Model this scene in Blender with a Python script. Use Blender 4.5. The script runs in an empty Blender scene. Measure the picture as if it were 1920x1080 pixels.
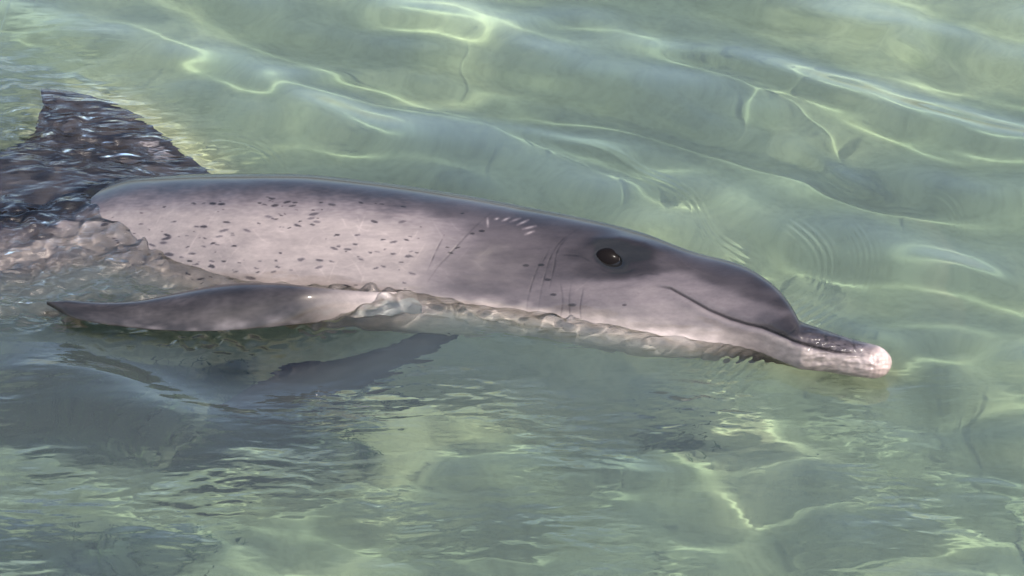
import bpy, math
import numpy as np
from mathutils import Vector

R = math.radians
scene = bpy.context.scene
col = scene.collection

# ------------------------------------------------------------------ camera
W_PX, H_PX = 1920.0, 1080.0
UNIT = 10.0                              # the scene is kept in decimetres: 10 units to the metre
scene.unit_settings.scale_length = 1.0 / UNIT
ELEV = R(35.0)
LENS, SENSOR = 85.0, 36.0
DIST = 4.09
cam_data = bpy.data.cameras.new("camera")
cam_data.lens = LENS
cam_data.sensor_width = SENSOR
cam_data.clip_end = 20000.0
cam = bpy.data.objects.new("camera", cam_data)
col.objects.link(cam)
cam.location = (0.0, -DIST * math.cos(ELEV) * UNIT, DIST * math.sin(ELEV) * UNIT)
cam.rotation_euler = (math.pi / 2 - ELEV, 0.0, 0.0)
scene.camera = cam

# ------------------------------------------------------------------ sky and sun
SUN_EL, SUN_AZ = R(53.0), R(-56.0)      # azimuth counter-clockwise from +X (picture right)
sun_dir = Vector((math.cos(SUN_EL) * math.cos(SUN_AZ), math.cos(SUN_EL) * math.sin(SUN_AZ), math.sin(SUN_EL)))
world = bpy.data.worlds.new("World")
scene.world = world
world.use_nodes = True
wn = world.node_tree
sky = wn.nodes.new("ShaderNodeTexSky")
sky.sky_type = 'NISHITA'
sky.sun_disc = False
sky.sun_elevation = SUN_EL
sky.sun_rotation = math.pi / 2 - SUN_AZ
sky.dust_density = 3.0
bg = wn.nodes["Background"]
bg.inputs["Strength"].default_value = 0.15
wn.links.new(sky.outputs[0], bg.inputs["Color"])

sun_data = bpy.data.lights.new("sun", 'SUN')
sun_data.energy = 2.2
sun_data.angle = R(0.5)
sun_data.color = (1.0, 0.95, 0.87)
sun_data.cycles.is_caustics_light = True
sun = bpy.data.objects.new("sun", sun_data)
col.objects.link(sun)
sun.rotation_euler = (-sun_dir).to_track_quat('-Z', 'Y').to_euler()

scene.view_settings.view_transform = 'Standard'
scene.view_settings.look = 'None'
scene.view_settings.exposure = 1.5
scene.view_settings.gamma = 1.0
cy = scene.cycles
cy.use_denoising = True
cy.denoising_input_passes = 'RGB_ALBEDO'
cy.caustics_reflective = False
cy.caustics_refractive = True
cy.blur_glossy = 0.0
cy.max_bounces = 8
cy.transmission_bounces = 8
cy.sample_clamp_indirect = 6.0

# ------------------------------------------------------------------ picture <-> place
CAM = np.array((0.0, -DIST * math.cos(ELEV), DIST * math.sin(ELEV)))
FWD = np.array((0.0, math.cos(ELEV), -math.sin(ELEV)))
UP = np.array((0.0, math.sin(ELEV), math.cos(ELEV)))
RIGHT = np.array((1.0, 0.0, 0.0))
FPX = LENS / SENSOR * W_PX
MPP = DIST / FPX                         # metres per photo pixel at the water in the middle
IOR = 1.333


def ray(px, py):
    px = np.asarray(px, float); py = np.asarray(py, float)
    d = FWD + RIGHT * ((px - W_PX / 2) / FPX)[..., None] - UP * ((py - H_PX / 2) / FPX)[..., None]
    return d / np.linalg.norm(d, axis=-1, keepdims=True)


def at(px, py, z=0.0):
    d = ray(px, py)
    t = (np.asarray(z, float) - CAM[2]) / d[..., 2]
    return CAM + d * t[..., None]


def at_wet(px, py, z):
    """A point under water, z metres high (negative), that is seen at a pixel through flat water."""
    d = ray(px, py)
    p = CAM + d * (-CAM[2] / d[..., 2])[..., None]
    ref = d.copy()
    ref[..., :2] /= IOR
    ref[..., 2] = -np.sqrt(1 - (ref[..., :2] ** 2).sum(-1))
    t = np.asarray(z, float) / ref[..., 2]
    return p + ref * t[..., None]


def project(P):
    v = P - CAM
    w = v @ FWD
    return W_PX / 2 + FPX * (v @ RIGHT) / w, H_PX / 2 - FPX * (v @ UP) / w


def sstep(a, b, x):
    t = np.clip((x - a) / (b - a), 0, 1)
    return t * t * (3 - 2 * t)


def blob(px, py, cx, cy_, rx, ry, ang=0.0):
    c, s = math.cos(R(ang)), math.sin(R(ang))
    u = ((px - cx) * c + (py - cy_) * s) / rx
    v = (-(px - cx) * s + (py - cy_) * c) / ry
    return np.exp(-(u * u + v * v))


def perlin(x, y, seed):
    rng = np.random.RandomState(seed)
    n = 256
    ang = rng.rand(n, n) * 2 * np.pi
    gx, gy = np.cos(ang), np.sin(ang)
    xi = np.floor(x).astype(int); yi = np.floor(y).astype(int)
    xf = x - xi; yf = y - yi
    u = xf ** 3 * (xf * (xf * 6 - 15) + 10); v = yf ** 3 * (yf * (yf * 6 - 15) + 10)

    def g(i, j):
        a = (xi + i) % n; b = (yi + j) % n
        return gx[a, b] * (xf - i) + gy[a, b] * (yf - j)
    return ((1 - u) * (1 - v) * g(0, 0) + u * (1 - v) * g(1, 0) + (1 - u) * v * g(0, 1) + u * v * g(1, 1)) * 1.5


def poly_dist(px, py, pts):
    """Distance to a polyline, and how far along it (0..1)."""
    pts = np.asarray(pts, float)
    best = np.full(px.shape, 1e9); along = np.zeros(px.shape)
    seg = np.linalg.norm(np.diff(pts, axis=0), axis=1); tot = seg.sum(); acc = 0.0
    for (a, b), L in zip(zip(pts[:-1], pts[1:]), seg):
        d = b - a
        t = np.clip(((px - a[0]) * d[0] + (py - a[1]) * d[1]) / (L * L), 0, 1)
        q = np.hypot(px - a[0] - t * d[0], py - a[1] - t * d[1])
        m = q < best
        best = np.where(m, q, best); along = np.where(m, (acc + t * L) / tot, along)
        acc += L
    return best, along


def smooth_curve(pts, n):
    """Catmull-Rom through points, n samples spread by arc length."""
    pts = np.asarray(pts, float)
    P = np.vstack([2 * pts[0] - pts[1], pts, 2 * pts[-1] - pts[-2]])
    out = []
    for i in range(1, len(P) - 2):
        t = np.linspace(0, 1, 24, endpoint=False)[:, None]
        p0, p1, p2, p3 = P[i - 1], P[i], P[i + 1], P[i + 2]
        out.append(0.5 * (2 * p1 + (p2 - p0) * t + (2 * p0 - 5 * p1 + 4 * p2 - p3) * t ** 2 + (3 * p1 - p0 - 3 * p2 + p3) * t ** 3))
    out = np.vstack(out + [pts[-1:]])
    s = np.concatenate([[0], np.cumsum(np.linalg.norm(np.diff(out, axis=0), axis=1))])
    q = np.linspace(0, s[-1], n)
    return np.stack([np.interp(q, s, out[:, k]) for k in range(out.shape[1])], 1)


def mesh_object(name, verts, faces, mat, parent=None, smooth=True, attrs=None):
    me = bpy.data.meshes.new(name)
    verts = np.ascontiguousarray(verts, np.float32)
    faces = np.ascontiguousarray(faces, np.int32)
    nf, k = faces.shape
    me.vertices.add(len(verts)); me.vertices.foreach_set("co", verts.ravel())
    me.loops.add(nf * k); me.loops.foreach_set("vertex_index", faces.ravel())
    me.polygons.add(nf)
    me.polygons.foreach_set("loop_start", np.arange(0, nf * k, k, dtype=np.int32))
    me.polygons.foreach_set("loop_total", np.full(nf, k, np.int32))
    me.polygons.foreach_set("use_smooth", np.full(nf, smooth))
    for an, (kind, data) in (attrs or {}).items():
        a = me.attributes.new(an, kind, 'POINT')
        a.data.foreach_set("color" if kind == 'FLOAT_COLOR' else "value", np.ascontiguousarray(data, np.float32).ravel())
    me.update(); me.validate()
    o = bpy.data.objects.new(name, me)
    me.materials.append(mat)
    col.objects.link(o)
    if parent:
        o.parent = parent
    else:
        o.scale = (UNIT, UNIT, UNIT)
    return o


def grid_faces(nu, nv, wrap_v=False):
    i = np.arange(nu - 1)[:, None]; j = np.arange(nv if wrap_v else nv - 1)[None, :]
    j2 = (j + 1) % nv
    return np.stack([i * nv + j, (i + 1) * nv + j, (i + 1) * nv + j2, i * nv + j2], -1).reshape(-1, 4)


def material(name):
    m = bpy.data.materials.new(name); m.use_nodes = True
    return m, m.node_tree.nodes, m.node_tree.links, m.node_tree.nodes["Principled BSDF"]


def noise_node(N, L, vec, scale, detail=4.0, rough=0.55):
    n = N.new("ShaderNodeTexNoise"); n.inputs["Scale"].default_value = scale
    n.inputs["Detail"].default_value = detail; n.inputs["Roughness"].default_value = rough
    L.new(vec, n.inputs["Vector"])
    return n


def ramp_node(N, L, fac, stops):
    r = N.new("ShaderNodeValToRGB")
    e = r.color_ramp.elements
    while len(e) < len(stops):
        e.new(0.5)
    for k, (p, c) in zip(e, stops):
        k.position = p; k.color = (*c, 1)
    L.new(fac, r.inputs["Fac"])
    return r


def mix_node(N, L, fac, a, b, mode='MIX'):
    m = N.new("ShaderNodeMix"); m.data_type = 'RGBA'; m.blend_type = mode
    for s, v in ((m.inputs[0], fac), (m.inputs[6], a), (m.inputs[7], b)):
        if isinstance(v, bpy.types.NodeSocket):
            L.new(v, s)
        elif isinstance(v, (int, float)):
            s.default_value = v
        else:
            s.default_value = (*v, 1)
    return m.outputs[2]


# ------------------------------------------------------------------ materials
def sand_material():
    m, N, L, P = material("sand")
    tc = N.new("ShaderNodeTexCoord")
    big = noise_node(N, L, tc.outputs["Object"], 1.7, 5)
    mid = noise_node(N, L, tc.outputs["Object"], 9.0, 6)
    fine = noise_node(N, L, tc.outputs["Object"], 55.0, 4)
    c1 = ramp_node(N, L, big.outputs["Fac"], [(0.36, (0.18, 0.185, 0.125)), (0.50, (0.25, 0.245, 0.155)), (0.60, (0.40, 0.365, 0.22))])
    c2 = ramp_node(N, L, mid.outputs["Fac"], [(0.30, (0.72, 0.73, 0.68)), (0.58, (1, 1, 1))])
    c3 = ramp_node(N, L, fine.outputs["Fac"], [(0.33, (0.80, 0.80, 0.78)), (0.56, (1.0, 1.0, 1.0))])
    a = mix_node(N, L, 0.8, c1.outputs[0], c2.outputs[0], 'MULTIPLY')
    a = mix_node(N, L, 0.6, a, c3.outputs[0], 'MULTIPLY')
    wa = N.new("ShaderNodeAttribute"); wa.attribute_name = "weed_shade"
    a = mix_node(N, L, wa.outputs["Fac"], a, (0.075, 0.085, 0.062))  # painted shadow patches darken the sand colour here
    L.new(a, P.inputs["Base Color"])
    P.inputs["Roughness"].default_value = 0.95
    P.inputs["Specular IOR Level"].default_value = 0.1
    b = N.new("ShaderNodeBump"); b.inputs["Strength"].default_value = 0.25; b.inputs["Distance"].default_value = 0.01 * UNIT
    L.new(mid.outputs["Fac"], b.inputs["Height"]); L.new(b.outputs[0], P.inputs["Normal"])
    return m


def water_material():
    m, N, L, P = material("sea_water")
    N.remove(P)
    out = N["Material Output"]
    fr = N.new("ShaderNodeFresnel"); fr.inputs["IOR"].default_value = IOR
    re = N.new("ShaderNodeBsdfRefraction"); re.inputs["IOR"].default_value = IOR
    re.inputs["Roughness"].default_value = 0.0; re.inputs["Color"].default_value = (0.80, 0.94, 0.86, 1)
    gl = N.new("ShaderNodeBsdfGlossy"); gl.inputs["Roughness"].default_value = 0.0
    gl.inputs["Color"].default_value = (1, 1, 1, 1)
    mx = N.new("ShaderNodeMixShader")
    L.new(fr.outputs[0], mx.inputs[0]); L.new(re.outputs[0], mx.inputs[1]); L.new(gl.outputs[0], mx.inputs[2])
    # the finest ripples
    tc = N.new("ShaderNodeTexCoord")
    hs = []
    for sc_, sx_, rot, w_ in ((34.0, 0.42, 0.10, 1.0), (62.0, 0.36, -0.25, 0.55), (118.0, 0.5, 0.2, 0.14)):
        mp = N.new("ShaderNodeMapping"); mp.inputs["Scale"].default_value = (sx_, 1.0, 1.0); mp.inputs["Rotation"].default_value = (0, 0, rot)
        L.new(tc.outputs["Object"], mp.inputs["Vector"])
        nn = noise_node(N, L, mp.outputs[0], sc_, 0.0); nn.inputs["Distortion"].default_value = 0.6
        q = N.new("ShaderNodeMath"); q.operation = 'MULTIPLY'; q.inputs[1].default_value = w_
        L.new(nn.outputs["Fac"], q.inputs[0]); hs.append(q.outputs[0])
    ad = N.new("ShaderNodeMath"); L.new(hs[0], ad.inputs[0]); L.new(hs[1], ad.inputs[1])
    ad2 = N.new("ShaderNodeMath"); L.new(ad.outputs[0], ad2.inputs[0]); L.new(hs[2], ad2.inputs[1])
    ra_ = N.new("ShaderNodeAttribute"); ra_.attribute_name = "ripple"
    hm = N.new("ShaderNodeMath"); hm.operation = 'MULTIPLY'; L.new(ad2.outputs[0], hm.inputs[0]); L.new(ra_.outputs["Fac"], hm.inputs[1])
    bp = N.new("ShaderNodeBump"); bp.inputs["Strength"].default_value = 1.0; bp.inputs["Distance"].default_value = 0.011 * UNIT
    L.new(hm.outputs[0], bp.inputs["Height"])
    for nd in (fr, re, gl):
        L.new(bp.outputs[0], nd.inputs["Normal"])
    # fine silt hanging in the top of the water
    df = N.new("ShaderNodeBsdfDiffuse"); df.inputs["Color"].default_value = (0.37, 0.44, 0.45, 1)
    mx2 = N.new("ShaderNodeMixShader")
    sa_ = N.new("ShaderNodeAttribute"); sa_.attribute_name = "column"     # 0 in a thin film, 1 in deep water
    ml = N.new("ShaderNodeMath"); ml.operation = 'MULTIPLY'; ml.inputs[1].default_value = 0.050
    L.new(sa_.outputs["Fac"], ml.inputs[0]); L.new(ml.outputs[0], mx2.inputs[0])
    L.new(mix_node(N, L, sa_.outputs["Fac"], (0.99, 1.0, 0.99), (0.675, 0.80, 0.765)), re.inputs["Color"])
    L.new(mx.outputs[0], mx2.inputs[1]); L.new(df.outputs[0], mx2.inputs[2])
    L.new(mx2.outputs[0], out.inputs["Surface"])
    return m


def skin_material():
    m, N, L, P = material("wet_dolphin_skin")
    at_ = N.new("ShaderNodeAttribute"); at_.attribute_name = "pigment"
    tc = N.new("ShaderNodeTexCoord")
    mp = N.new("ShaderNodeMapping"); mp.inputs["Scale"].default_value = (0.35, 1.0, 1.0)
    L.new(tc.outputs["Object"], mp.inputs["Vector"])
    n1 = noise_node(N, L, mp.outputs[0], 38.0, 6, 0.6)
    n2 = noise_node(N, L, mp.outputs[0], 260.0, 4, 0.6)
    r1 = ramp_node(N, L, n1.outputs["Fac"], [(0.28, (0.80, 0.79, 0.80)), (0.72, (1.14, 1.12, 1.11))])
    r2 = ramp_node(N, L, n2.outputs["Fac"], [(0.30, (0.90, 0.90, 0.90)), (0.65, (1.04, 1.04, 1.04))])
    c = mix_node(N, L, 1.0, at_.outputs["Color"], r1.outputs[0], 'MULTIPLY')
    c = mix_node(N, L, 1.0, c, r2.outputs[0], 'MULTIPLY')
    L.new(c, P.inputs["Base Color"])
    rr = N.new("ShaderNodeMapRange"); rr.inputs[3].default_value = 0.38; rr.inputs[4].default_value = 0.55
    L.new(n1.outputs["Fac"], rr.inputs[0]); L.new(rr.outputs[0], P.inputs["Roughness"])
    P.inputs["IOR"].default_value = 1.40
    P.inputs["Specular IOR Level"].default_value = 0.22
    dr = N.new("ShaderNodeAttribute"); dr.attribute_name = "dry"           # film gloss only where skin meets air
    for sock, k in (("Coat Weight", 0.85), ("Specular IOR Level", 0.07)):
        q = N.new("ShaderNodeMath"); q.operation = 'MULTIPLY'; q.inputs[1].default_value = k
        L.new(dr.outputs["Fac"], q.inputs[0]); L.new(q.outputs[0], P.inputs[sock])
    P.inputs["Coat Roughness"].default_value = 0.08
    P.inputs["Coat IOR"].default_value = 1.33
    b = N.new("ShaderNodeBump"); b.inputs["Strength"].default_value = 0.18; b.inputs["Distance"].default_value = 0.002 * UNIT
    L.new(n2.outputs["Fac"], b.inputs["Height"]); L.new(b.outputs[0], P.inputs["Normal"])
    return m


MAT_SAND, MAT_WATER, MAT_SKIN = sand_material(), water_material(), skin_material()

# ------------------------------------------------------------------ the dolphin's body, a sweep of cross-sections
DEPTH = 0.58
U3, C3 = UP, -FWD                        # section axes: up the flank, and out of the flank
TOP = [(-1150, 470), (-900, 440), (-600, 400), (-300, 362), (0, 345), (200, 336), (400, 327), (540, 326), (700, 340), (850, 362), (1000, 390),
       (1100, 410), (1200, 435), (1300, 472), (1390, 497), (1440, 527), (1472, 560), (1490, 588), (1497, 601), (1506, 607), (1530, 615),
       (1560, 625), (1600, 638), (1640, 648), (1660, 653), (1672, 657)]
BOT = [(-1150, 530), (-900, 545), (-600, 580), (-300, 590), (0, 615), (200, 632), (400, 645), (600, 668), (800, 684), (1000, 694),
       (1100, 704), (1200, 708), (1300, 704), (1370, 700), (1420, 697), (1480, 695), (1540, 696), (1600, 704), (1640, 708), (1660, 707), (1672, 701)]
# height of the body's axis over the calm water
ZAX = [(-1150, -0.22), (-600, -0.19), (-200, -0.165), (0, -0.152), (150, -0.140), (280, -0.100), (400, -0.066), (500, -0.052), (700, -0.050), (850, -0.050), (1000, -0.046),
       (1100, -0.036), (1200, -0.022), (1300, -0.008), (1400, 0.008), (1500, 0.022), (1672, 0.022)]
DEP = [(-1150, 1.0), (800, 1.0), (1000, 0.94), (1200, 0.86), (1400, 0.88), (1490, 1.05), (1560, 1.12), (1672, 1.05)]


def pchip(tab, x):
    tab = np.asarray(tab, float)
    X, Y = tab[:, 0], tab[:, 1]
    h = np.diff(X); d = np.diff(Y) / h
    m = np.zeros_like(Y)
    m[1:-1] = np.where(d[:-1] * d[1:] > 0, 2 * d[:-1] * d[1:] / (d[:-1] + d[1:] + 1e-12), 0)
    m[0], m[-1] = d[0], d[-1]
    i = np.clip(np.searchsorted(X, x) - 1, 0, len(h) - 1)
    t = (x - X[i]) / h[i]
    return ((2 * t ** 3 - 3 * t ** 2 + 1) * Y[i] + (t ** 3 - 2 * t ** 2 + t) * h[i] * m[i]
            + (-2 * t ** 3 + 3 * t ** 2) * Y[i + 1] + (t ** 3 - t ** 2) * h[i] * m[i + 1])


sx = np.concatenate([np.linspace(-1150, -60, 90, endpoint=False), np.linspace(-60, 1640, 1120, endpoint=False),
                     1640 + 32 * np.sin(np.linspace(0, np.pi / 2, 26))])
psi = np.concatenate([np.linspace(-0.12, np.pi + 0.12, 320, endpoint=False), np.linspace(np.pi + 0.12, 2 * np.pi - 0.12, 60, endpoint=False)])
top, bot = pchip(TOP, sx), pchip(BOT, sx)
cap = np.sqrt(np.clip(1 - np.clip((sx - 1640) / 32.0, 0, 1) ** 2, 0.0, 1)) ** 0.8
cap = np.maximum(cap, 0.02)
mid_y = (top + bot) / 2
mid_y = np.where(sx > 1640, mid_y, mid_y)
zax = pchip(ZAX, sx)
under = (1 - sstep(60, 260, sx))[:, None]     # stretches of the body seen through water
axis = at(sx, mid_y, zax) * (1 - under) + at_wet(sx, mid_y, np.minimum(zax, -0.001)) * under
scale = np.linalg.norm(axis - CAM, axis=1) / FPX
ra = (bot - top) / 2 * scale * cap * (1 + 0.05 * sstep(1420, 1512, sx))
rb = ra * pchip(DEP, sx)
cs, sn = np.cos(psi)[None, :], np.sin(psi)[None, :]
body = axis[:, None, :] + (ra[:, None] * cs)[..., None] * U3 + (rb[:, None] * sn)[..., None] * C3
front = np.broadcast_to(sn > -0.05, body.shape[:2])
PX = np.broadcast_to(sx[:, None], body.shape[:2]).copy()
PY = mid_y[:, None] - cs * ((bot - top) / 2 * cap)[:, None]

MOUTH = [(1212, 534), (1250, 541), (1285, 560), (1320, 580), (1360, 597), (1390, 606), (1420, 613), (1450, 625), (1480, 638), (1520, 650), (1560, 659), (1596, 664), (1630, 669)]
md, ma = poly_dist(PX, PY, MOUTH)
rise = np.zeros(PX.shape)
lip = np.where(PY < np.interp(PX, [p[0] for p in MOUTH], [p[1] for p in MOUTH]), 1.0, 0.0)
rise -= 0.0026 * np.exp(-(md / 2.2) ** 2) * sstep(0.0, 0.10, ma) * (1 - sstep(.88, 1, ma))
rise += 0.0026 * np.exp(-((md - 11) / 9.0) ** 2) * (0.9 - lip * 0.35) * sstep(0.0, 0.2, ma) * (1 - sstep(.8, .97, ma))
# eye socket, brow and lids
EYE = (1141.0, 487.0)
rise -= 0.007 * blob(PX, PY, EYE[0] + 8, EYE[1] + 2, 52, 24, 14)
bd, ba = poly_dist(PX, PY, [(1090, 466), (1120, 451), (1160, 447), (1205, 457), (1250, 478)])
rise += 0.0075 * np.exp(-(bd / 9.0) ** 2) * np.sin(np.pi * np.clip(ba, 0.02, 0.98))
ed = np.hypot(((PX - EYE[0]) * 0.94 + (PY - EYE[1]) * 0.34) / 24.0, (-(PX - EYE[0]) * 0.34 + (PY - EYE[1]) * 0.94) / 13.5)
rise += 0.0012 * np.exp(-((ed - 1.22) / 0.20) ** 2) * sstep(-4, 14, PY - EYE[1])
rise -= 0.0060 * (1 - sstep(0.70, 1.05, ed))
# melon ridge and cheek
rise += 0.004 * blob(PX, PY, 1370, 545, 110, 22, 25) - 0.004 * blob(PX, PY, 1290, 520, 80, 14, 22)
rise += 0.006 * blob(PX, PY, 1180, 590, 120, 40, 12)
# skin creases on neck and shoulder
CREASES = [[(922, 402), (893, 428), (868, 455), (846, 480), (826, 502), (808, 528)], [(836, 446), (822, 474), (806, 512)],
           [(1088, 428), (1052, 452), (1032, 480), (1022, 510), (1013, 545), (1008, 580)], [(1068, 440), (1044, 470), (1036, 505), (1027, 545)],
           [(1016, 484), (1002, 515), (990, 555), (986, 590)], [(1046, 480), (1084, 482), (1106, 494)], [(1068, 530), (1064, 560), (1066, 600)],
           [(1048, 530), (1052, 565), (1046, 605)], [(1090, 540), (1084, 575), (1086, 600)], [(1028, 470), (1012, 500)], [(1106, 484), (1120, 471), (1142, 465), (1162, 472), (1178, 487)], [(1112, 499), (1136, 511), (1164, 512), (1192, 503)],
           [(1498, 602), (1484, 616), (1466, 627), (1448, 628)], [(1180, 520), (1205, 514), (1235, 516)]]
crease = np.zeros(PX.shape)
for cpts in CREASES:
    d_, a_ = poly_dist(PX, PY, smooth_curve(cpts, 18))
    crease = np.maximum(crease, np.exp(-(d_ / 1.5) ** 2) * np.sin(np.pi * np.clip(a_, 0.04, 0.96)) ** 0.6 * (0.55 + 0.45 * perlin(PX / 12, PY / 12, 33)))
rise -= 0.0008 * crease
# wrinkled beak
bw = sstep(1475, 1520, PX)
rise += bw * 0.0018 * perlin(PX / 26, PY / 7, 5) + bw * 0.0013 * perlin(PX / 9, PY / 8, 6)
tipm = sstep(1622, 1650, PX)
rise += tipm * 0.0022 * perlin(PX / 5, PY / 14, 8)
# slow unevenness of the flank
rise += 0.0022 * perlin(PX / 150, PY / 60, 11) + 0.0012 * perlin(PX / 60, PY / 24, 12) + 0.00035 * perlin(PX / 26, PY / 9, 13)
body = body + np.where(front, rise * np.clip(sn, 0, 1) ** 0.5, 0)[..., None] * C3

# pigment: a smooth map from hand-set patches
PATCH = [(-900, 500, .10), (-500, 450, .11), (-300, 560, .35), (0, 360, .10), (100, 420, .2), (0, 520, .4), (150, 560, .42),
         (300, 350, .095), (450, 340, .095), (600, 345, .095), (800, 365, .095), (1000, 400, .085), (1150, 425, .08), (1280, 465, .09), (1390, 500, .10),
         (1440, 530, .09), (1475, 570, .08),
         (250, 385, .16), (350, 372, .13), (450, 362, .13), (600, 362, .13), (750, 376, .14), (850, 388, .14), (950, 400, .13),
         (220, 440, .40), (300, 420, .44), (400, 412, .45), (500, 402, .46), (600, 402, .47), (700, 410, .45), (780, 425, .40), (850, 440, .29),
         (300, 500, .46), (400, 490, .48), (500, 490, .5), (600, 490, .5), (700, 490, .47), (780, 490, .38), (822, 500, .24), (850, 500, .20),
         (450, 545, .36), (600, 545, .40), (700, 545, .32),
         (900, 430, .19), (950, 460, .18), (1000, 480, .16), (950, 520, .18), (900, 530, .2), (1050, 440, .135), (1050, 500, .15), (1000, 560, .25), (1060, 560, .27),
         (900, 580, .36), (1000, 620, .46), (1100, 600, .42), (800, 570, .3), (700, 600, .42), (600, 650, .48), (400, 650, .5), (200, 620, .48), (1000, 665, .5),
         (1090, 480, .10), (1140, 462, .06), (1185, 480, .055), (1205, 500, .08), (1150, 507, .075), (1110, 506, .10), (1240, 496, .14),
         (1080, 430, .11), (1180, 440, .09), (1280, 488, .13), (1350, 520, .13), (1420, 550, .13),
         (1100, 545, .31), (1150, 540, .30), (1200, 545, .33), (1250, 525, .28), (1300, 545, .29), (1350, 568, .29), (1400, 582, .26), (1440, 590, .2), (1470, 600, .11),
         (1250, 590, .38), (1300, 620, .40), (1400, 640, .42), (1450, 645, .42), (1500, 665, .42), (1200, 620, .44), (1300, 655, .46),
         (1510, 620, .08), (1550, 632, .10), (1600, 645, .15), (1490, 618, .09), (1530, 640, .17), (1565, 648, .2), (1622, 655, .36), (1500, 640, .2),
         (1550, 678, .40), (1600, 684, .44), (1640, 688, .66), (1655, 670, .8), (1664, 690, .78), (1640, 664, .62)]


def patch_map(px, py):
    num = np.zeros(px.shape); den = np.full(px.shape, 1e-12)
    for x, y, v in PATCH:
        sc = 1.0 if x < 1050 else 0.62
        q = ((px - x) / (62.0 * sc)) ** 2 + ((py - y) / (24.0 * sc)) ** 2
        w = 1.0 / (q + 0.28) ** 2.6
        num += w * v; den += w
    return num / den


warp = 5 * perlin(PX / 70, PY / 30, 21) + 3 * perlin(PX / 25, PY / 12, 22)
lum = patch_map(PX + warp, PY + warp * 0.6)
tt = (PY - top[:, None]) / (bot - top)[:, None]
trunk = 0.085 + 0.385 * sstep(0.04, 0.30, tt + 0.02 * perlin(PX / 45, PY / 20, 25) + 0.02 * perlin(PX / 14, PY / 4, 26))
lum = lum + (trunk - lum) * (1 - sstep(715, 885, PX + (tt - .4) * 60))
lum = np.where(lum < 0.45, lum * (lum / 0.45) ** 0.40, lum) * 0.31
belly = sstep(0.57, 0.76, tt + 0.03 * perlin(PX / 30, PY / 14, 30)) * (1 - sstep(1250, 1400, PX)) * (0.35 + 0.65 * sstep(650, 800, PX))
lum = lum + belly * (0.50 - lum)
jaw = sstep(2, 16, PY - np.interp(PX, [p[0] for p in MOUTH], [p[1] for p in MOUTH])) * sstep(1400, 1480, PX)
lum = lum + jaw * (0.19 + 0.06 * perlin(PX / 18, PY / 9, 27) - lum)
lum = lum + sstep(1612, 1656, PX + 14 * perlin(PX / 12, PY / 9, 28) + (PY - 680) * .3) * (0.30 + 0.06 * perlin(PX / 6, PY / 9, 29) - lum)
lum *= 1 + 0.08 * perlin(PX / 50, PY / 10, 23) + 0.05 * perlin(PX / 20, PY / 5, 24)
lum = np.where(front, lum, np.where(cs > 0, 0.03, 0.5))
rng = np.random.RandomState(4)
# dark speckles on the flank
spots = np.zeros(PX.shape)
fx, fy = PX, PY
n_sp = 0
placed = []
while n_sp < 190:
    x = rng.uniform(215, 870); y = rng.uniform(375, 560)
    lo = np.interp(x, [215, 350, 600, 870], [405, 388, 372, 398]); hi = np.interp(x, [215, 350, 600, 870], [450, 530, 552, 520])
    if not lo < y < hi or (x > 800 and rng.rand() < 0.75):
        continue
    if placed and rng.rand() < 0.35:
        bx, by = placed[rng.randint(len(placed))]
        x, y = bx + rng.normal(0, 16), by + rng.normal(0, 7)
    s = rng.choice([2.6, 3.8, 5.2, 7.2, 9.5], p=[.3, .3, .22, .13, .05])
    placed.append((x, y)); n_sp += 1
    ang = R(rng.uniform(-14, 20))
    sel = (np.abs(fx - x) < 22) & (np.abs(fy - y) < 16) & front
    dx, dy = fx[sel] - x, fy[sel] - y
    q = ((dx * math.cos(ang) + dy * math.sin(ang)) / s) ** 2 + ((-dx * math.sin(ang) + dy * math.cos(ang)) / (s * rng.uniform(.24, .36))) ** 2
    q = np.sqrt(q) + 0.12 * perlin(dx / 3 + x, dy / 3 + y, 31)
    spots[sel] = np.maximum(spots[sel], (1 - sstep(0.65, 1.3, q)) * rng.uniform(.6, 1.0))
for x, y, s in [(1165, 571, 3), (1013, 498, 4), (985, 499, 4), (1025, 525, 4), (1035, 552, 4), (1069, 571, 5), (905, 436, 4), (888, 441, 3)]:
    q = np.hypot((fx - x) / (s * 1.5), (fy - y) / (s * 0.6))
    spots = np.maximum(spots, np.where(front, 1 - sstep(.7, 1.3, q), 0) * .8)
# pale scratches and tooth rakes
scars = np.zeros(PX.shape); rake = np.zeros(PX.shape)
RAKE = [((915, 412), (916, 428)), ((929, 414), (935, 412)), ((942, 417), (955, 411)), ((957, 418), (975, 412)), ((970, 424), (990, 415)), ((980, 432), (1004, 426)), ((984, 442), (1000, 436))]
for p, q_ in RAKE:
    d_, a_ = poly_dist(fx, fy, [p, q_]); rake = np.maximum(rake, np.exp(-(d_ / 1.9) ** 2) * np.sin(np.pi * np.clip(a_, .12, .88)) * rng.uniform(.25, .6))
for _ in range(110):
    x, y = rng.uniform(230, 900), rng.uniform(405, 535)
    L_ = rng.uniform(12, 60); a = R(rng.choice([rng.uniform(-70, -20), rng.uniform(10, 60)]))
    bend = rng.uniform(-8, 8)
    d_, a_ = poly_dist(fx, fy, smooth_curve([(x, y), (x + L_ / 2 * math.cos(a), y + L_ / 2 * math.sin(a) + bend), (x + L_ * math.cos(a), y + L_ * math.sin(a))], 8))
    scars = np.maximum(scars, np.exp(-(d_ / 1.3) ** 2) * np.sin(np.pi * np.clip(a_, .02, .98)) * sstep(370, 410, fy) * rng.uniform(.06, .26))
for p in [[(1075, 545), (1110, 520), (1148, 502)], [(1128, 503), (1150, 512)], [(1255, 470), (1285, 500), (1330, 520)], [(1200, 470), (1260, 500)]]:
    d_, a_ = poly_dist(fx, fy, p); scars = np.maximum(scars, np.exp(-(d_ / 1.2) ** 2) * .14)
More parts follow.
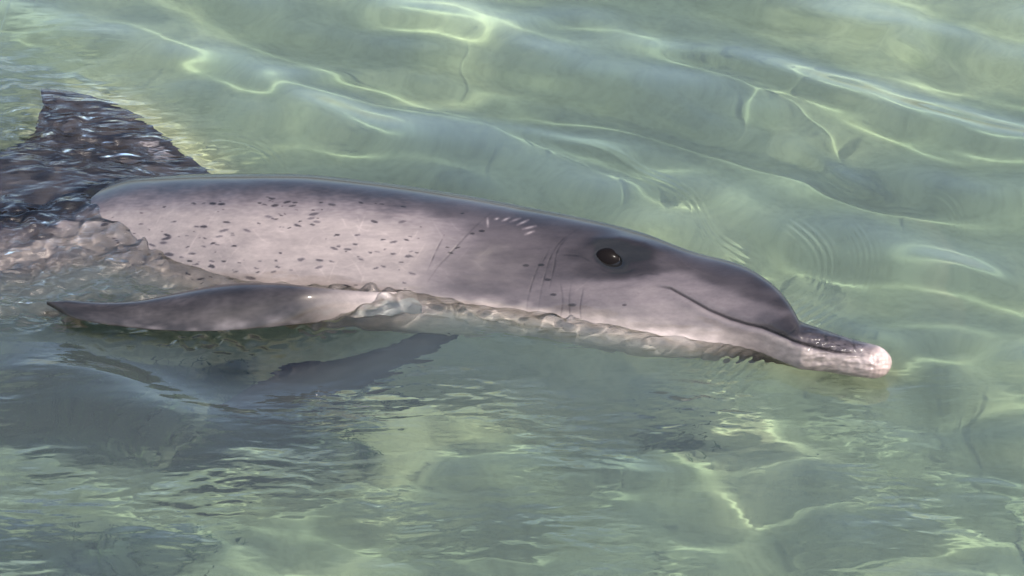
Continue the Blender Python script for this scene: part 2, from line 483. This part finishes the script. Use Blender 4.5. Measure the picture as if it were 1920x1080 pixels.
lum = lum * (1 + np.where(front, scars * 0.8, 0)) + np.where(front, rake * (0.21 - lum), 0)
lum = lum * (1 - 0.86 * spots)
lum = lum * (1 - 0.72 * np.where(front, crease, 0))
lum = lum * (1 - 0.85 * np.where(front, np.exp(-(md / 1.7) ** 2) * sstep(0, .12, ma) * (1 - .8 * sstep(.75, .97, ma)), 0))
lum = lum * (1 - 0.92 * np.where(front, 1 - sstep(0.9, 1.7, ed), 0))
# cracked dark flecks on the beak
up_jaw = sstep(-4, 6, np.interp(fx, [p[0] for p in MOUTH], [p[1] for p in MOUTH]) - fy)
lum = lum * (1 + 0.35 * np.where(front, np.exp(-((md - 6) / 3.5) ** 2) * (1 - lip) * sstep(.1, .3, ma), 0))
fl = sstep(0.15, 0.6, perlin(fx / 9, fy / 5, 41)) * sstep(1500, 1540, fx) * (1 - sstep(1600, 1632, fx)) * (0.25 + 0.75 * up_jaw)
lum = lum * (1 - 0.5 * np.where(front, fl, 0))
groove = np.abs(perlin(fx / 14, fy / 9, 42))
lum = lum * (1 - 0.55 * np.where(front, (1 - sstep(0.0, 0.07, groove)) * sstep(1520, 1545, fx) * (1 - sstep(1612, 1640, fx)) * (0.2 + 0.8 * up_jaw), 0))
pink = sstep(0.03, 0.16, lum)
tint_d = np.array((1.10, 0.94, 1.00)); tint_l = np.array((1.12, 0.955, 0.90))
tip_t = np.where(front, sstep(1600, 1655, fx), 0)[..., None]
pig = lum[..., None] * (tint_d + (tint_l - tint_d) * pink[..., None]) * (1 + tip_t * np.array((.03, -.05, -.08)))

verts = [body.reshape(-1, 3)]
cols = [np.clip(pig, 0.01, 0.85).reshape(-1, 3)]
faces = [grid_faces(len(sx), len(psi), True)[:, ::-1]]
nv = body.shape[0] * body.shape[1]
# close nose and tail ends with small fans
quads = []


def add_sheet(upper, lower, thick, lum_fn, nu=150, nc=44, up_hint=(0, 0, 1), camber=0.0, root=None):
    """A fin: lens-shaped solid between two edge curves (root first), added to the same skin."""
    global nv
    A, B = smooth_curve(upper, nu), smooth_curve(lower, nu)
    v = (1 - np.cos(np.linspace(0, np.pi, nc))) / 2
    mid = A[:, None, :] * (1 - v)[None, :, None] + B[:, None, :] * v[None, :, None]
    du = np.gradient(mid, axis=0); dv = np.gradient(mid, axis=1)
    n = np.cross(du, dv); n /= np.linalg.norm(n, axis=-1, keepdims=True) + 1e-9
    ref = np.median(n.reshape(-1, 3), axis=0); ref /= np.linalg.norm(ref)
    if ref @ np.array(up_hint) < 0:
        n, ref = -n, -ref
    n = n * 0.3 + ref * 0.7; n /= np.linalg.norm(n, axis=-1, keepdims=True)
    chord = np.linalg.norm(A - B, axis=1)[:, None]
    prof = 2.6 * np.sqrt(v) * (1 - v) + 0.0
    prof = prof / prof.max()
    prof = prof * 0.55 + np.sin(np.pi * v) ** 0.6 * 0.45
    u = np.linspace(0, 1, nu)[:, None]
    t = thick(u) * prof[None, :] * np.minimum(1, chord / 0.03)
    mid = mid + (camber * np.sin(np.pi * v)[None, :] * (1 - u * .6) * sstep(0.1, 0.4, u))[..., None] * n
    up_, dn = mid + n * t[..., None], mid - n * t[..., None] * 0.7
    ring = np.concatenate([up_, dn[:, ::-1][:, 1:-1]], axis=1)
    if root:                                                # lie on the flank at the root, lift clear of it further out
        rx_, ry_ = project(ring)
        half = np.interp(rx_, sx, (bot - top) / 2); cosp = np.clip((np.interp(rx_, sx, mid_y) - ry_) / half, -0.985, 0.985)
        flank = np.interp(rx_, sx, axis @ C3) + np.interp(rx_, sx, rb) * np.sqrt(1 - cosp ** 2)
        w_ = sstep(root[0], root[1], u)
        tq = np.concatenate([t, -0.7 * t[:, ::-1][:, 1:-1]], axis=1)
        want = (flank - 0.004 + np.minimum(tq, 0.0) * 1.0) * (1 - w_) + (ring @ C3) * w_
        ring = ring + (want - ring @ C3)[..., None] * C3
    uu = np.broadcast_to(u, ring.shape[:2])
    vv = np.broadcast_to(np.concatenate([v, v[::-1][1:-1]])[None, :], ring.shape[:2])
    cc = lum_fn(uu, vv)[..., None] * np.array((1.08, 0.95, 0.97))
    if root:                                                # skin colour runs on from the flank into the fin
        bi = np.clip(np.searchsorted(sx, rx_), 0, len(sx) - 1); bj = np.clip(np.searchsorted(psi, np.arccos(cosp)), 0, len(psi) - 1)
        wc = sstep(0.17, 0.42, u)[..., None]
        cc = np.minimum(pig[bi, bj], 0.30) * (1 - wc) + cc * wc
    verts.append(ring.reshape(-1, 3))
    cols.append(cc.reshape(-1, 3))
    f = grid_faces(nu, ring.shape[1], True)
    # orient outward
    c0 = ring.reshape(-1, 3)[f[:, :]]
    nn = np.cross(c0[:, 1] - c0[:, 0], c0[:, 3] - c0[:, 0])
    side = np.einsum('ij,j->i', nn, ref)
    k = nc // 2 + ring.shape[1] * (nu // 2)
    if nn[(nu // 2) * ring.shape[1] + nc // 2] @ ref < 0:
        f = f[:, ::-1]
    faces.append(f + nv)
    nv += len(ring.reshape(-1, 3))
    return ring


def px3(pts, z, wet=False):
    pts = np.asarray(pts, float)
    z = np.broadcast_to(np.asarray(z, float), len(pts))
    return (at_wet if wet else at)(pts[:, 0], pts[:, 1], z)


# near flipper, resting on the surface (root first)
fl_up = px3([(870, 540), (790, 546), (700, 549), (600, 543), (530, 535), (460, 533), (400, 539), (330, 553), (260, 567), (200, 570), (140, 567), (88, 569)],
            [.040, .040, .038, .036, .034, .030, .026, .020, .016, .012, .010, .010])
fl_lo = px3([(880, 616), (800, 610), (730, 604), (660, 601), (600, 604), (520, 612), (450, 618), (380, 621), (300, 619), (220, 611), (140, 597), (88, 571)],
            [.012, .010, .008, .007, .006, .004, .004, .004, .004, .005, .007, .010])
add_sheet(fl_up, fl_lo, lambda u: 0.022 * (0.15 + 0.85 * sstep(0.08, 0.42, u)) * (1 - u) ** 0.6 + 0.006,
          lambda u, v: 0.15 * (0.13 + 0.06 * perlin(u * 14, v * 4, 51) + 0.40 * sstep(0.80, 1.0, v) * sstep(-.3, .8, perlin(u * 17, v * 6, 52)) * sstep(.25, .4, u) * (1 - sstep(.75, .9, u)) - 0.05 * sstep(.8, 1, u)) * (1 + .35 * perlin(u * 60, v * 20, 53)),
          up_hint=tuple(C3), camber=0.012, root=(0.06, 0.40))
# far flipper, hanging under the chest, seen through the water
ff_up = px3([(940, 520), (850, 580), (750, 640), (640, 667), (555, 674), (515, 692), (460, 732), (395, 784)], [-.08, -.11, -.14, -.155, -.165, -.17, -.18, -.20], True)
ff_lo = px3([(960, 540), (890, 600), (810, 662), (720, 712), (640, 748), (550, 778), (465, 791), (395, 788)], [-.09, -.12, -.155, -.18, -.195, -.20, -.20, -.20], True)
add_sheet(ff_up, ff_lo, lambda u: 0.022 * (1 - u) ** 0.6 + 0.004, lambda u, v: 0.020 + 0.008 * perlin(u * 10, v * 4, 54), up_hint=(0, 0, 1))
# dorsal fin, lying over away from the viewer, just awash
df_up = px3([(500, 400), (405, 330), (350, 288), (296, 243), (235, 204), (170, 181), (115, 171), (76, 169)], [-.085, -.060, -.046, -.036, -.030, -.022, -.010, -.002], True)
df_lo = px3([(-130, 470), (-100, 370), (-50, 318), (0, 288), (42, 262), (66, 236), (78, 205), (77, 173)], [-.13, -.11, -.09, -.07, -.055, -.040, -.020, -.003], True)
add_sheet(df_up, df_lo, lambda u: 0.020 * (1 - u) ** 0.7 + 0.003, lambda u, v: 0.034 + 0.016 * perlin(u * 10, v * 10, 55)
          + 0.15 * (np.abs(((u - .36) * 60) % 1 - .5) < .22) * (u > .38) * (u < .50) * (v > .05) * (v < .14), up_hint=tuple(C3))
# tail flukes out to the left, below the surface
fk = at(-1140, 500, -0.22)
for sgn in (1, -1):
    lat = np.array((0, -0.45, 0.6)) / 0.75 * sgn
    lead = [fk + np.array((0.10, 0, 0)), fk + np.array((0.0, 0, 0)) + lat * .10, fk + np.array((-.10, 0, 0)) + lat * .2, fk + np.array((-.24, 0, 0)) + lat * .30]
    trail = [fk + np.array((-.12, 0, 0)), fk + np.array((-.16, 0, 0)) + lat * .09, fk + np.array((-.19, 0, 0)) + lat * .19, fk + np.array((-.245, 0, 0)) + lat * .30]
    add_sheet(lead, trail, lambda u: 0.016 * (1 - u) + 0.003, lambda u, v: 0.08 + 0 * u, nu=40, nc=20)

dolphin = bpy.data.objects.new("dolphin", None)
off = at(700, 520, -0.15)
dolphin.location = tuple(off * UNIT)
dolphin.scale = (UNIT, UNIT, UNIT)
col.objects.link(dolphin)
dolphin["label"] = "grey speckled dolphin rolled on its side at the surface of clear green water"
dolphin["category"] = "dolphin"
body_obj = mesh_object("body", np.vstack(verts) - off, np.vstack(faces), MAT_SKIN, dolphin,
                       attrs={"pigment": ('FLOAT_COLOR', np.hstack([np.vstack(cols), np.ones((nv, 1))])),
                              "dry": ('FLOAT', sstep(-0.012, 0.004, np.vstack(verts)[:, 2]))})
body_obj.cycles.is_caustics_receiver = True

# ------------------------------------------------------------------ the eye
m, N, L, P = material("dolphin_eye")
ob = N.new("ShaderNodeTexCoord")
sep = N.new("ShaderNodeSeparateXYZ"); L.new(ob.outputs["Object"], sep.inputs[0])
ra_ = ramp_node(N, L, sep.outputs[0], [(0.0, (0.005, 0.004, 0.004)), (0.86, (0.005, 0.004, 0.004)), (0.95, (0.25, 0.23, 0.22))])
mr = N.new("ShaderNodeMapRange"); mr.inputs[1].default_value = -0.019; mr.inputs[2].default_value = 0.0195
L.new(sep.outputs[0], mr.inputs[0]); L.new(mr.outputs[0], ra_.inputs["Fac"])
L.new(ra_.outputs[0], P.inputs["Base Color"])
P.inputs["Roughness"].default_value = 0.16; P.inputs["IOR"].default_value = 1.33; P.inputs["Specular IOR Level"].default_value = 0.05
k = np.argmin(np.where(np.broadcast_to(sn > 0.1, PX.shape), np.hypot(PX - EYE[0], PY - EYE[1]), 1e9))
ep = body.reshape(-1, 3)[k]
th = np.linspace(0, np.pi, 30); ph = np.linspace(0, 2 * np.pi, 48, endpoint=False)
sp = np.stack([np.sin(th)[:, None] * np.cos(ph), np.sin(th)[:, None] * np.sin(ph), np.cos(th)[:, None] * np.ones_like(ph)], -1)
ca, sa = math.cos(R(20)), math.sin(R(20))
ex, ey = RIGHT * ca - U3 * sa, RIGHT * sa + U3 * ca
eye_c = ep - C3 * 0.0034
ev = sp[..., :1] * 0.0250 * ex + sp[..., 1:2] * 0.0170 * ey + sp[..., 2:] * 0.0105 * C3
eye = mesh_object("eye", ev.reshape(-1, 3), grid_faces(30, 48, True), m, dolphin)
eye.location = tuple(eye_c - off)
eye["label"] = "dark glossy eye"

# ------------------------------------------------------------------ the water: one sheet, fine waves in view, coarse beyond
lo_, hi_ = at(960, 1110, 0)[1], at(960, -30, 0)[1]
STEP = 0.0023


def axis_coords(a, b):
    core = np.arange(a, b, STEP)
    n = 46
    g = STEP * (1.22 ** np.arange(1, n)).cumsum()
    return np.concatenate([a - g[::-1], core, core[-1] + g]), n - 1, len(core)


gx, ox, ncx = axis_coords(-1.02, 1.02)
gy, oy, ncy = axis_coords(lo_, hi_)
GX, GY = np.meshgrid(gx, gy, indexing='ij')
WP = np.stack([GX, GY, np.zeros_like(GX)], -1)
QX, QY = project(WP)
far = (GX < gx[ox]) | (GX > gx[ox + ncx - 1]) | (GY < gy[oy]) | (GY > gy[oy + ncy - 1])
v_ = WP - CAM
QX = np.where(far, np.where(GX > 0, 2300, -400), QX); QY = np.where(far, 60, QY)


def waves(n, lam, ang, spread, seed, slope, expo=1.0):
    rng = np.random.RandomState(seed)
    h = np.zeros(GX.shape); tot = 0
    for i in range(n):
        l = lam[0] * (lam[1] / lam[0]) ** rng.rand()
        a = R(ang + rng.normal(0, spread))
        k = 2 * np.pi / l
        amp = (l / lam[1]) ** expo / k
        tot += (amp * k) ** 2 / 2
        h += amp * np.sin(k * (XW * math.cos(a) + YW * math.sin(a)) + rng.rand() * 6.283)
    return h * slope / math.sqrt(tot)


XW = GX + 0.03 * perlin(GX * 2.2, GY * 2.2, 61)
YW = GY + 0.03 * perlin(GX * 2.2 + 9, GY * 2.2, 62)
fade = np.exp(-np.maximum(0, np.maximum(np.abs(GX) - 1.02, np.maximum(lo_ - GY, GY - hi_))) / 0.8)
sw = waves(26, (0.18, 0.50), 60, 16, 71, 0.110)
sw2 = waves(20, (0.09, 0.20), 62, 26, 72, 0.032)
calm = blob(QX, QY, 800, 330, 380, 90, 6) * 0.75
low = sstep(600, 760, QY)
H = sw * (1 - 0.6 * calm) * (1 - 0.35 * low) + sw2 * (1 - 0.5 * calm)
# long smooth crests
CRESTS = [([(380, 40), (480, 58), (600, 70), (760, 95), (900, 120), (1040, 160)], 20, .22), ([(1020, 5), (1130, 50), (1230, 85), (1400, 120), (1500, 155), (1650, 195), (1780, 235), (1930, 305)], 24, .24),
          ([(480, 140), (640, 140), (800, 150), (960, 190), (1060, 205)], 18, .16), ([(1150, 170), (1250, 200), (1340, 240), (1440, 262)], 20, .2),
          ([(930, 225), (1060, 260), (1150, 285), (1200, 320), (1270, 350)], 14, .26), ([(1660, 70), (1740, 115), (1810, 160)], 18, .24),
          ([(1450, 260), (1530, 300), (1600, 345), (1700, 390)], 18, .2), ([(0, 60), (150, 75), (300, 60)], 22, .12), ([(1700, 480), (1800, 500), (1930, 560)], 18, .16),
          ([(1560, 100), (1640, 60), (1720, 40)], 20, .12), ([(1760, 900), (1850, 902), (1930, 915)], 10, .3), ([(1180, 195), (1270, 235), (1350, 265)], 12, .18)]
for pts, wd, sl in CRESTS:
    d_, a_ = poly_dist(QX, QY, smooth_curve(pts, 14))
    H += sl * wd * MPP * 1.15 * np.exp(-(d_ / wd) ** 2) * np.sin(np.pi * np.clip(a_, 0.0, 1)) ** 0.8
XW = GX + 0.012 * perlin(GX * 6, GY * 6, 63); YW = GY + 0.012 * perlin(GX * 6 + 5, GY * 6, 64)
rp = waves(26, (0.08, 0.20), 86, 24, 73, 0.075)
H += rp * low * (0.55 + 0.45 * perlin(GX * 3, GY * 3, 65))
pm = np.clip(0.30 + 1.2 * perlin(GX * 4.5, GY * 4.5, 66), 0, 1)
pm = np.maximum(pm, 1.2 * blob(QX, QY, 640, 770, 200, 60, -10))
ripple = (0.06 + 0.66 * pm ** 1.5) * low * (1 - 0.55 * sstep(1250, 1500, QX))
# water lapping in a film over cheek, chest and brow of the beak
ci, cj = slice(ox, ox + ncx), slice(oy, oy + ncy)
def blur(a, sig):
    fx_ = np.fft.rfftfreq(a.shape[1])[None, :]; fy_ = np.fft.fftfreq(a.shape[0])[:, None]
    return np.fft.irfft2(np.fft.rfft2(a) * np.exp(-2 * (np.pi * sig) ** 2 * (fx_ ** 2 + fy_ ** 2)), a.shape)


def raster(pts):
    """Mean height of points spread bilinearly on the water grid, holes closed softly."""
    u = (pts[:, 0] - gx[ox]) / STEP; w = (pts[:, 1] - gy[oy]) / STEP
    ok = (u >= 0) & (u < ncx - 1) & (w >= 0) & (w < ncy - 1)
    u, w, z = u[ok], w[ok], pts[ok, 2]
    i, j = u.astype(int), w.astype(int); fu, fw = u - i, w - j
    S = np.zeros(ncx * ncy); Wt = np.zeros(ncx * ncy)
    for di, dj, k in ((0, 0, (1 - fu) * (1 - fw)), (1, 0, fu * (1 - fw)), (0, 1, (1 - fu) * fw), (1, 1, fu * fw)):
        q = (i + di) * ncy + j + dj
        S += np.bincount(q, k * z, ncx * ncy); Wt += np.bincount(q, k, ncx * ncy)
    S, Wt = S.reshape(ncx, ncy), Wt.reshape(ncx, ncy)
    bw_ = blur(Wt, 1.6)
    return np.where(bw_ > 0.08, blur(S, 1.6) / np.maximum(bw_, 1e-6), -1.0)


upz = (cs * U3[2] + sn * C3[2]) > 0.0          # the side of the body that faces up
skin = raster(body[np.broadcast_to(upz, body.shape[:2])])
for fin in verts[1:4]:
    skin = np.maximum(skin, raster(fin))
bowq = ((QX - 1335) * 100 + (QY - 660) * 143) / math.hypot(100, 143)
boww = bowq + 4 * perlin(QX / 50, QY / 50, 68)
H += 0.0010 * np.cos(2 * np.pi * boww / 15.0) * sstep(-25, 0, bowq) * (1 - sstep(60, 120, bowq)) * blob(QX, QY, 1425, 650, 120, 70, -30)
# rings and wake lines spreading from the head
RINGS = [([(1470, 405), (1510, 440), (1535, 470), (1545, 500), (1538, 535), (1515, 570)], 20, 13, .20), ([(1590, 415), (1612, 450), (1622, 485), (1618, 520), (1605, 545)], 24, 11, .16),
         ([(1730, 362), (1765, 372), (1790, 395), (1800, 425), (1795, 450)], 14, 12, .14), ([(1090, 262), (1150, 290), (1210, 325), (1265, 350), (1300, 378), (1318, 415), (1340, 450), (1385, 480), (1430, 500)], 14, 11, .22),
         ([(290, 244), (380, 246), (450, 258), (505, 282), (535, 312), (548, 326)], 9, 10, .25), ([(340, 262), (420, 262), (490, 284), (520, 318)], 9, 10, .18),
         ([(190, 400), (222, 385), (232, 400), (225, 430)], 10, 8, .2), ([(30, 80), (110, 95), (180, 135), (220, 170)], 10, 12, .14)]
for pts, wd, wl, sl in RINGS:
    d_, a_ = poly_dist(QX, QY, smooth_curve(pts, 20))
    H += sl * wl * MPP / 6.283 * np.cos(2 * np.pi * d_ / wl) * np.exp(-(d_ / wd) ** 2) * np.sin(np.pi * np.clip(a_, 0, 1)) ** 0.7
XW = GX + 0.004 * perlin(GX * 16, GY * 16, 91); YW = GY + 0.004 * perlin(GX * 16 + 5, GY * 16, 92)
chop = waves(30, (0.030, 0.08), 88, 32, 75, 0.30, 0.5) + waves(24, (0.028, 0.07), 80, 75, 76, 0.24, 0.5)
cm = (1 - sstep(230, 430, QX)) * sstep(330, 420, QY) * (1 - sstep(570, 650, QY))
cm = np.maximum(cm, 0.95 * blob(QX, QY, 150, 275, 200, 75, 10))
cm = np.maximum(cm, 0.40 * blob(QX, QY, 60, 200, 130, 120))
cm = np.maximum(cm, 0.35 * blob(QX, QY, 950, 610, 150, 36, 6))
wl = np.where(skin > -0.9, np.exp(-np.clip(H[ci, cj] - skin, -0.02, 1) / 0.035), 0)      # shallow water lapping along the flank and cheek
wl = np.clip(blur(wl, 14.0) * 2.6, 0, 1)
XW = GX + 0.004 * perlin(GX * 25, GY * 25, 93); YW = GY + 0.004 * perlin(GX * 25 + 5, GY * 25, 94)
lapw = waves(40, (0.015, 0.040), 75, 45, 77, 0.52, 0.5)
lm_ = np.zeros(GX.shape)
lm_[ci, cj] = wl * (0.5 + 0.5 * sstep(420, 800, QX[ci, cj])) * (1 - 0.45 * sstep(1050, 1250, QX[ci, cj])) * (1 - sstep(1330, 1430, QX[ci, cj])) * sstep(500, 540, QY[ci, cj])
lm_ *= np.clip(0.75 + 0.9 * perlin(GX * 9, GY * 9, 95), 0.25, 1.3)
H += lapw * np.maximum(lm_, 0.45 * (1 - sstep(250, 430, QX)) * sstep(360, 420, QY) * (1 - sstep(560, 640, QY)))
H += chop * cm
ripple = np.maximum(np.clip(np.maximum(np.maximum(ripple, 1.3 * cm), 0.7 * lm_), 0, 1.3), 2.1 * blob(QX, QY, 150, 265, 190, 75, 12)) * fade
H *= fade
WP[..., 2] = H
near = np.clip(2.2 * blur((skin > -0.30).astype(float), 16.0), 0, 1)       # clear water shoved along by the body
column = np.ones(GX.shape)
column[ci, cj] = np.clip(blur(np.where(skin > -0.9, 1 - np.exp(-np.clip(H[ci, cj] - skin, 0, 1) / 0.40), 1.0), 1.5), 0, 1) * (1 - 0.85 * near)
water = mesh_object("water", WP.reshape(-1, 3), grid_faces(len(gx), len(gy)), MAT_WATER, attrs={"column": ('FLOAT', column), "ripple": ('FLOAT', ripple)})
water["kind"] = "structure"
water.cycles.is_caustics_caster = True

# ------------------------------------------------------------------ the sea bed
bx = np.concatenate([-np.geomspace(600, 2.0, 40), np.linspace(-1.95, 1.95, 240), np.geomspace(2.0, 600, 40)])
by = np.concatenate([-np.geomspace(600, 2.0, 40), np.linspace(-1.95, 2.4, 260), np.geomspace(2.45, 600, 40)])
BX, BY = np.meshgrid(bx, by, indexing='ij')
bz = -DEPTH + 0.05 * perlin(BX * 0.9, BY * 0.9, 81) + 0.016 * perlin(BX * 4, BY * 4, 82) + 0.005 * perlin(BX * 14, BY * 14, 83)
WEED_SHADE = [(180, 770, 330, 95, 1.0), (520, 830, 230, 70, .8), (120, 1055, 330, 55, 1.0), (700, 760, 160, 50, .6), (1250, 830, 130, 60, .55), (1480, 860, 120, 50, .4)]  # mostly the dolphin's shadow, painted on the bed as dark patches


def weed_shade_at(x, y):
    """How dark the bed is painted: mostly dolphin shade in view and random growth far out."""
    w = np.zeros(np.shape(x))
    for cx, cy_, rx, ry, k in WEED_SHADE:
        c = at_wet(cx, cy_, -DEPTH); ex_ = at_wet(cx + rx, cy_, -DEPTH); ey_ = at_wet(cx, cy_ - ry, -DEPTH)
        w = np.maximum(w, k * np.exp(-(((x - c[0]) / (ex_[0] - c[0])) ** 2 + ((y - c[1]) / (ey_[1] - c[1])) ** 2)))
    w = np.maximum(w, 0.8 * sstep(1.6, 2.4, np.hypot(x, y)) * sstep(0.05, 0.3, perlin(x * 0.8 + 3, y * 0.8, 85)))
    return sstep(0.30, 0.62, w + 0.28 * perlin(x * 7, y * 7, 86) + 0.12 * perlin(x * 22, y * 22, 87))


weed_shade = weed_shade_at(BX, BY)
seabed = mesh_object("seabed", np.stack([BX, BY, bz], -1).reshape(-1, 3), grid_faces(len(bx), len(by)), MAT_SAND, attrs={"weed_shade": ('FLOAT', weed_shade)})
seabed["kind"] = "structure"
seabed.cycles.is_caustics_receiver = True

# ------------------------------------------------------------------ added grass blades, thickening the painted shade patches
m, N, L, P = material("shade_grass_blade")
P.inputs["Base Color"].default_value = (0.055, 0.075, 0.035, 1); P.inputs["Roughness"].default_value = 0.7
rng = np.random.RandomState(12)
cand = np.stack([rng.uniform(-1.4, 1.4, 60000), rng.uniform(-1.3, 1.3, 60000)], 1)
cand = cand[rng.rand(len(cand)) < weed_shade_at(cand[:, 0], cand[:, 1]) * 0.55][:9000]
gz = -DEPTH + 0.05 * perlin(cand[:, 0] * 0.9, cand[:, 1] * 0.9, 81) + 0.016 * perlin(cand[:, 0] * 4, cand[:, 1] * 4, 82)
n = len(cand)
hh = rng.uniform(0.02, 0.06, n); aa = rng.uniform(0, 6.283, n); le = rng.uniform(0.2, 0.9, n); wd = rng.uniform(0.0012, 0.0026, n)
side = np.stack([-np.sin(aa), np.cos(aa), 0 * aa], 1) * wd[:, None]
lean = np.stack([np.cos(aa), np.sin(aa), 0 * aa], 1) * (hh * le)[:, None]
p0 = np.stack([cand[:, 0], cand[:, 1], gz - 0.004], 1)
p1 = p0 + lean * 0.35 + np.stack([0 * hh, 0 * hh, hh * 0.6], 1)
p2 = p0 + lean + np.stack([0 * hh, 0 * hh, hh], 1)
gv = np.stack([p0 - side, p0 + side, p1 + side, p1 - side, p2 + side * .3, p2 - side * .3], 1).reshape(-1, 3)
k0 = np.arange(n)[:, None] * 6
gf = np.vstack([k0 + np.array([0, 1, 2, 3]), k0 + np.array([3, 2, 4, 5])])
grass = mesh_object("shade_grass", gv, gf, m)
grass["kind"] = "stuff"
grass["label"] = "added short grass blades darkening the painted shadow patches on the sandy sea bed"
grass["category"] = "shade_grass"
grass.cycles.is_caustics_receiver = True

# ------------------------------------------------------------------ an air bubble riding over the fin
m, N, L, P = material("bubble_film")
N.remove(P)
fr = N.new("ShaderNodeMath"); fr.operation = 'POWER'; fr.inputs[1].default_value = 4.0
lw = N.new("ShaderNodeLayerWeight"); lw.inputs["Blend"].default_value = 0.5; L.new(lw.outputs["Facing"], fr.inputs[0])
tr = N.new("ShaderNodeBsdfTransparent"); gl = N.new("ShaderNodeBsdfGlossy"); gl.inputs["Roughness"].default_value = 0.02
mx = N.new("ShaderNodeMixShader")
L.new(fr.outputs[0], mx.inputs[0]); L.new(tr.outputs[0], mx.inputs[1]); L.new(gl.outputs[0], mx.inputs[2]); L.new(mx.outputs[0], N["Material Output"].inputs["Surface"])
bc = at(176, 183, 0.0)
iu = int(round((bc[0] - gx[0 + ox]) / STEP)) + ox; iv = int(round((bc[1] - gy[oy]) / STEP)) + oy
bc[2] = H[iu, iv]
th = np.linspace(0.02, np.pi * 0.56, 20); ph = np.linspace(0, 2 * np.pi, 36, endpoint=False)
dome = np.stack([np.sin(th)[:, None] * np.cos(ph), np.sin(th)[:, None] * np.sin(ph), np.cos(th)[:, None] * np.ones_like(ph) * 0.8], -1) * 0.017
bubble = mesh_object("bubble", dome.reshape(-1, 3), grid_faces(20, 36, True), m)
bubble.location = tuple(bc * UNIT)
bubble["label"] = "small clear air bubble floating over the tip of the dorsal fin"
bubble["category"] = "bubble"
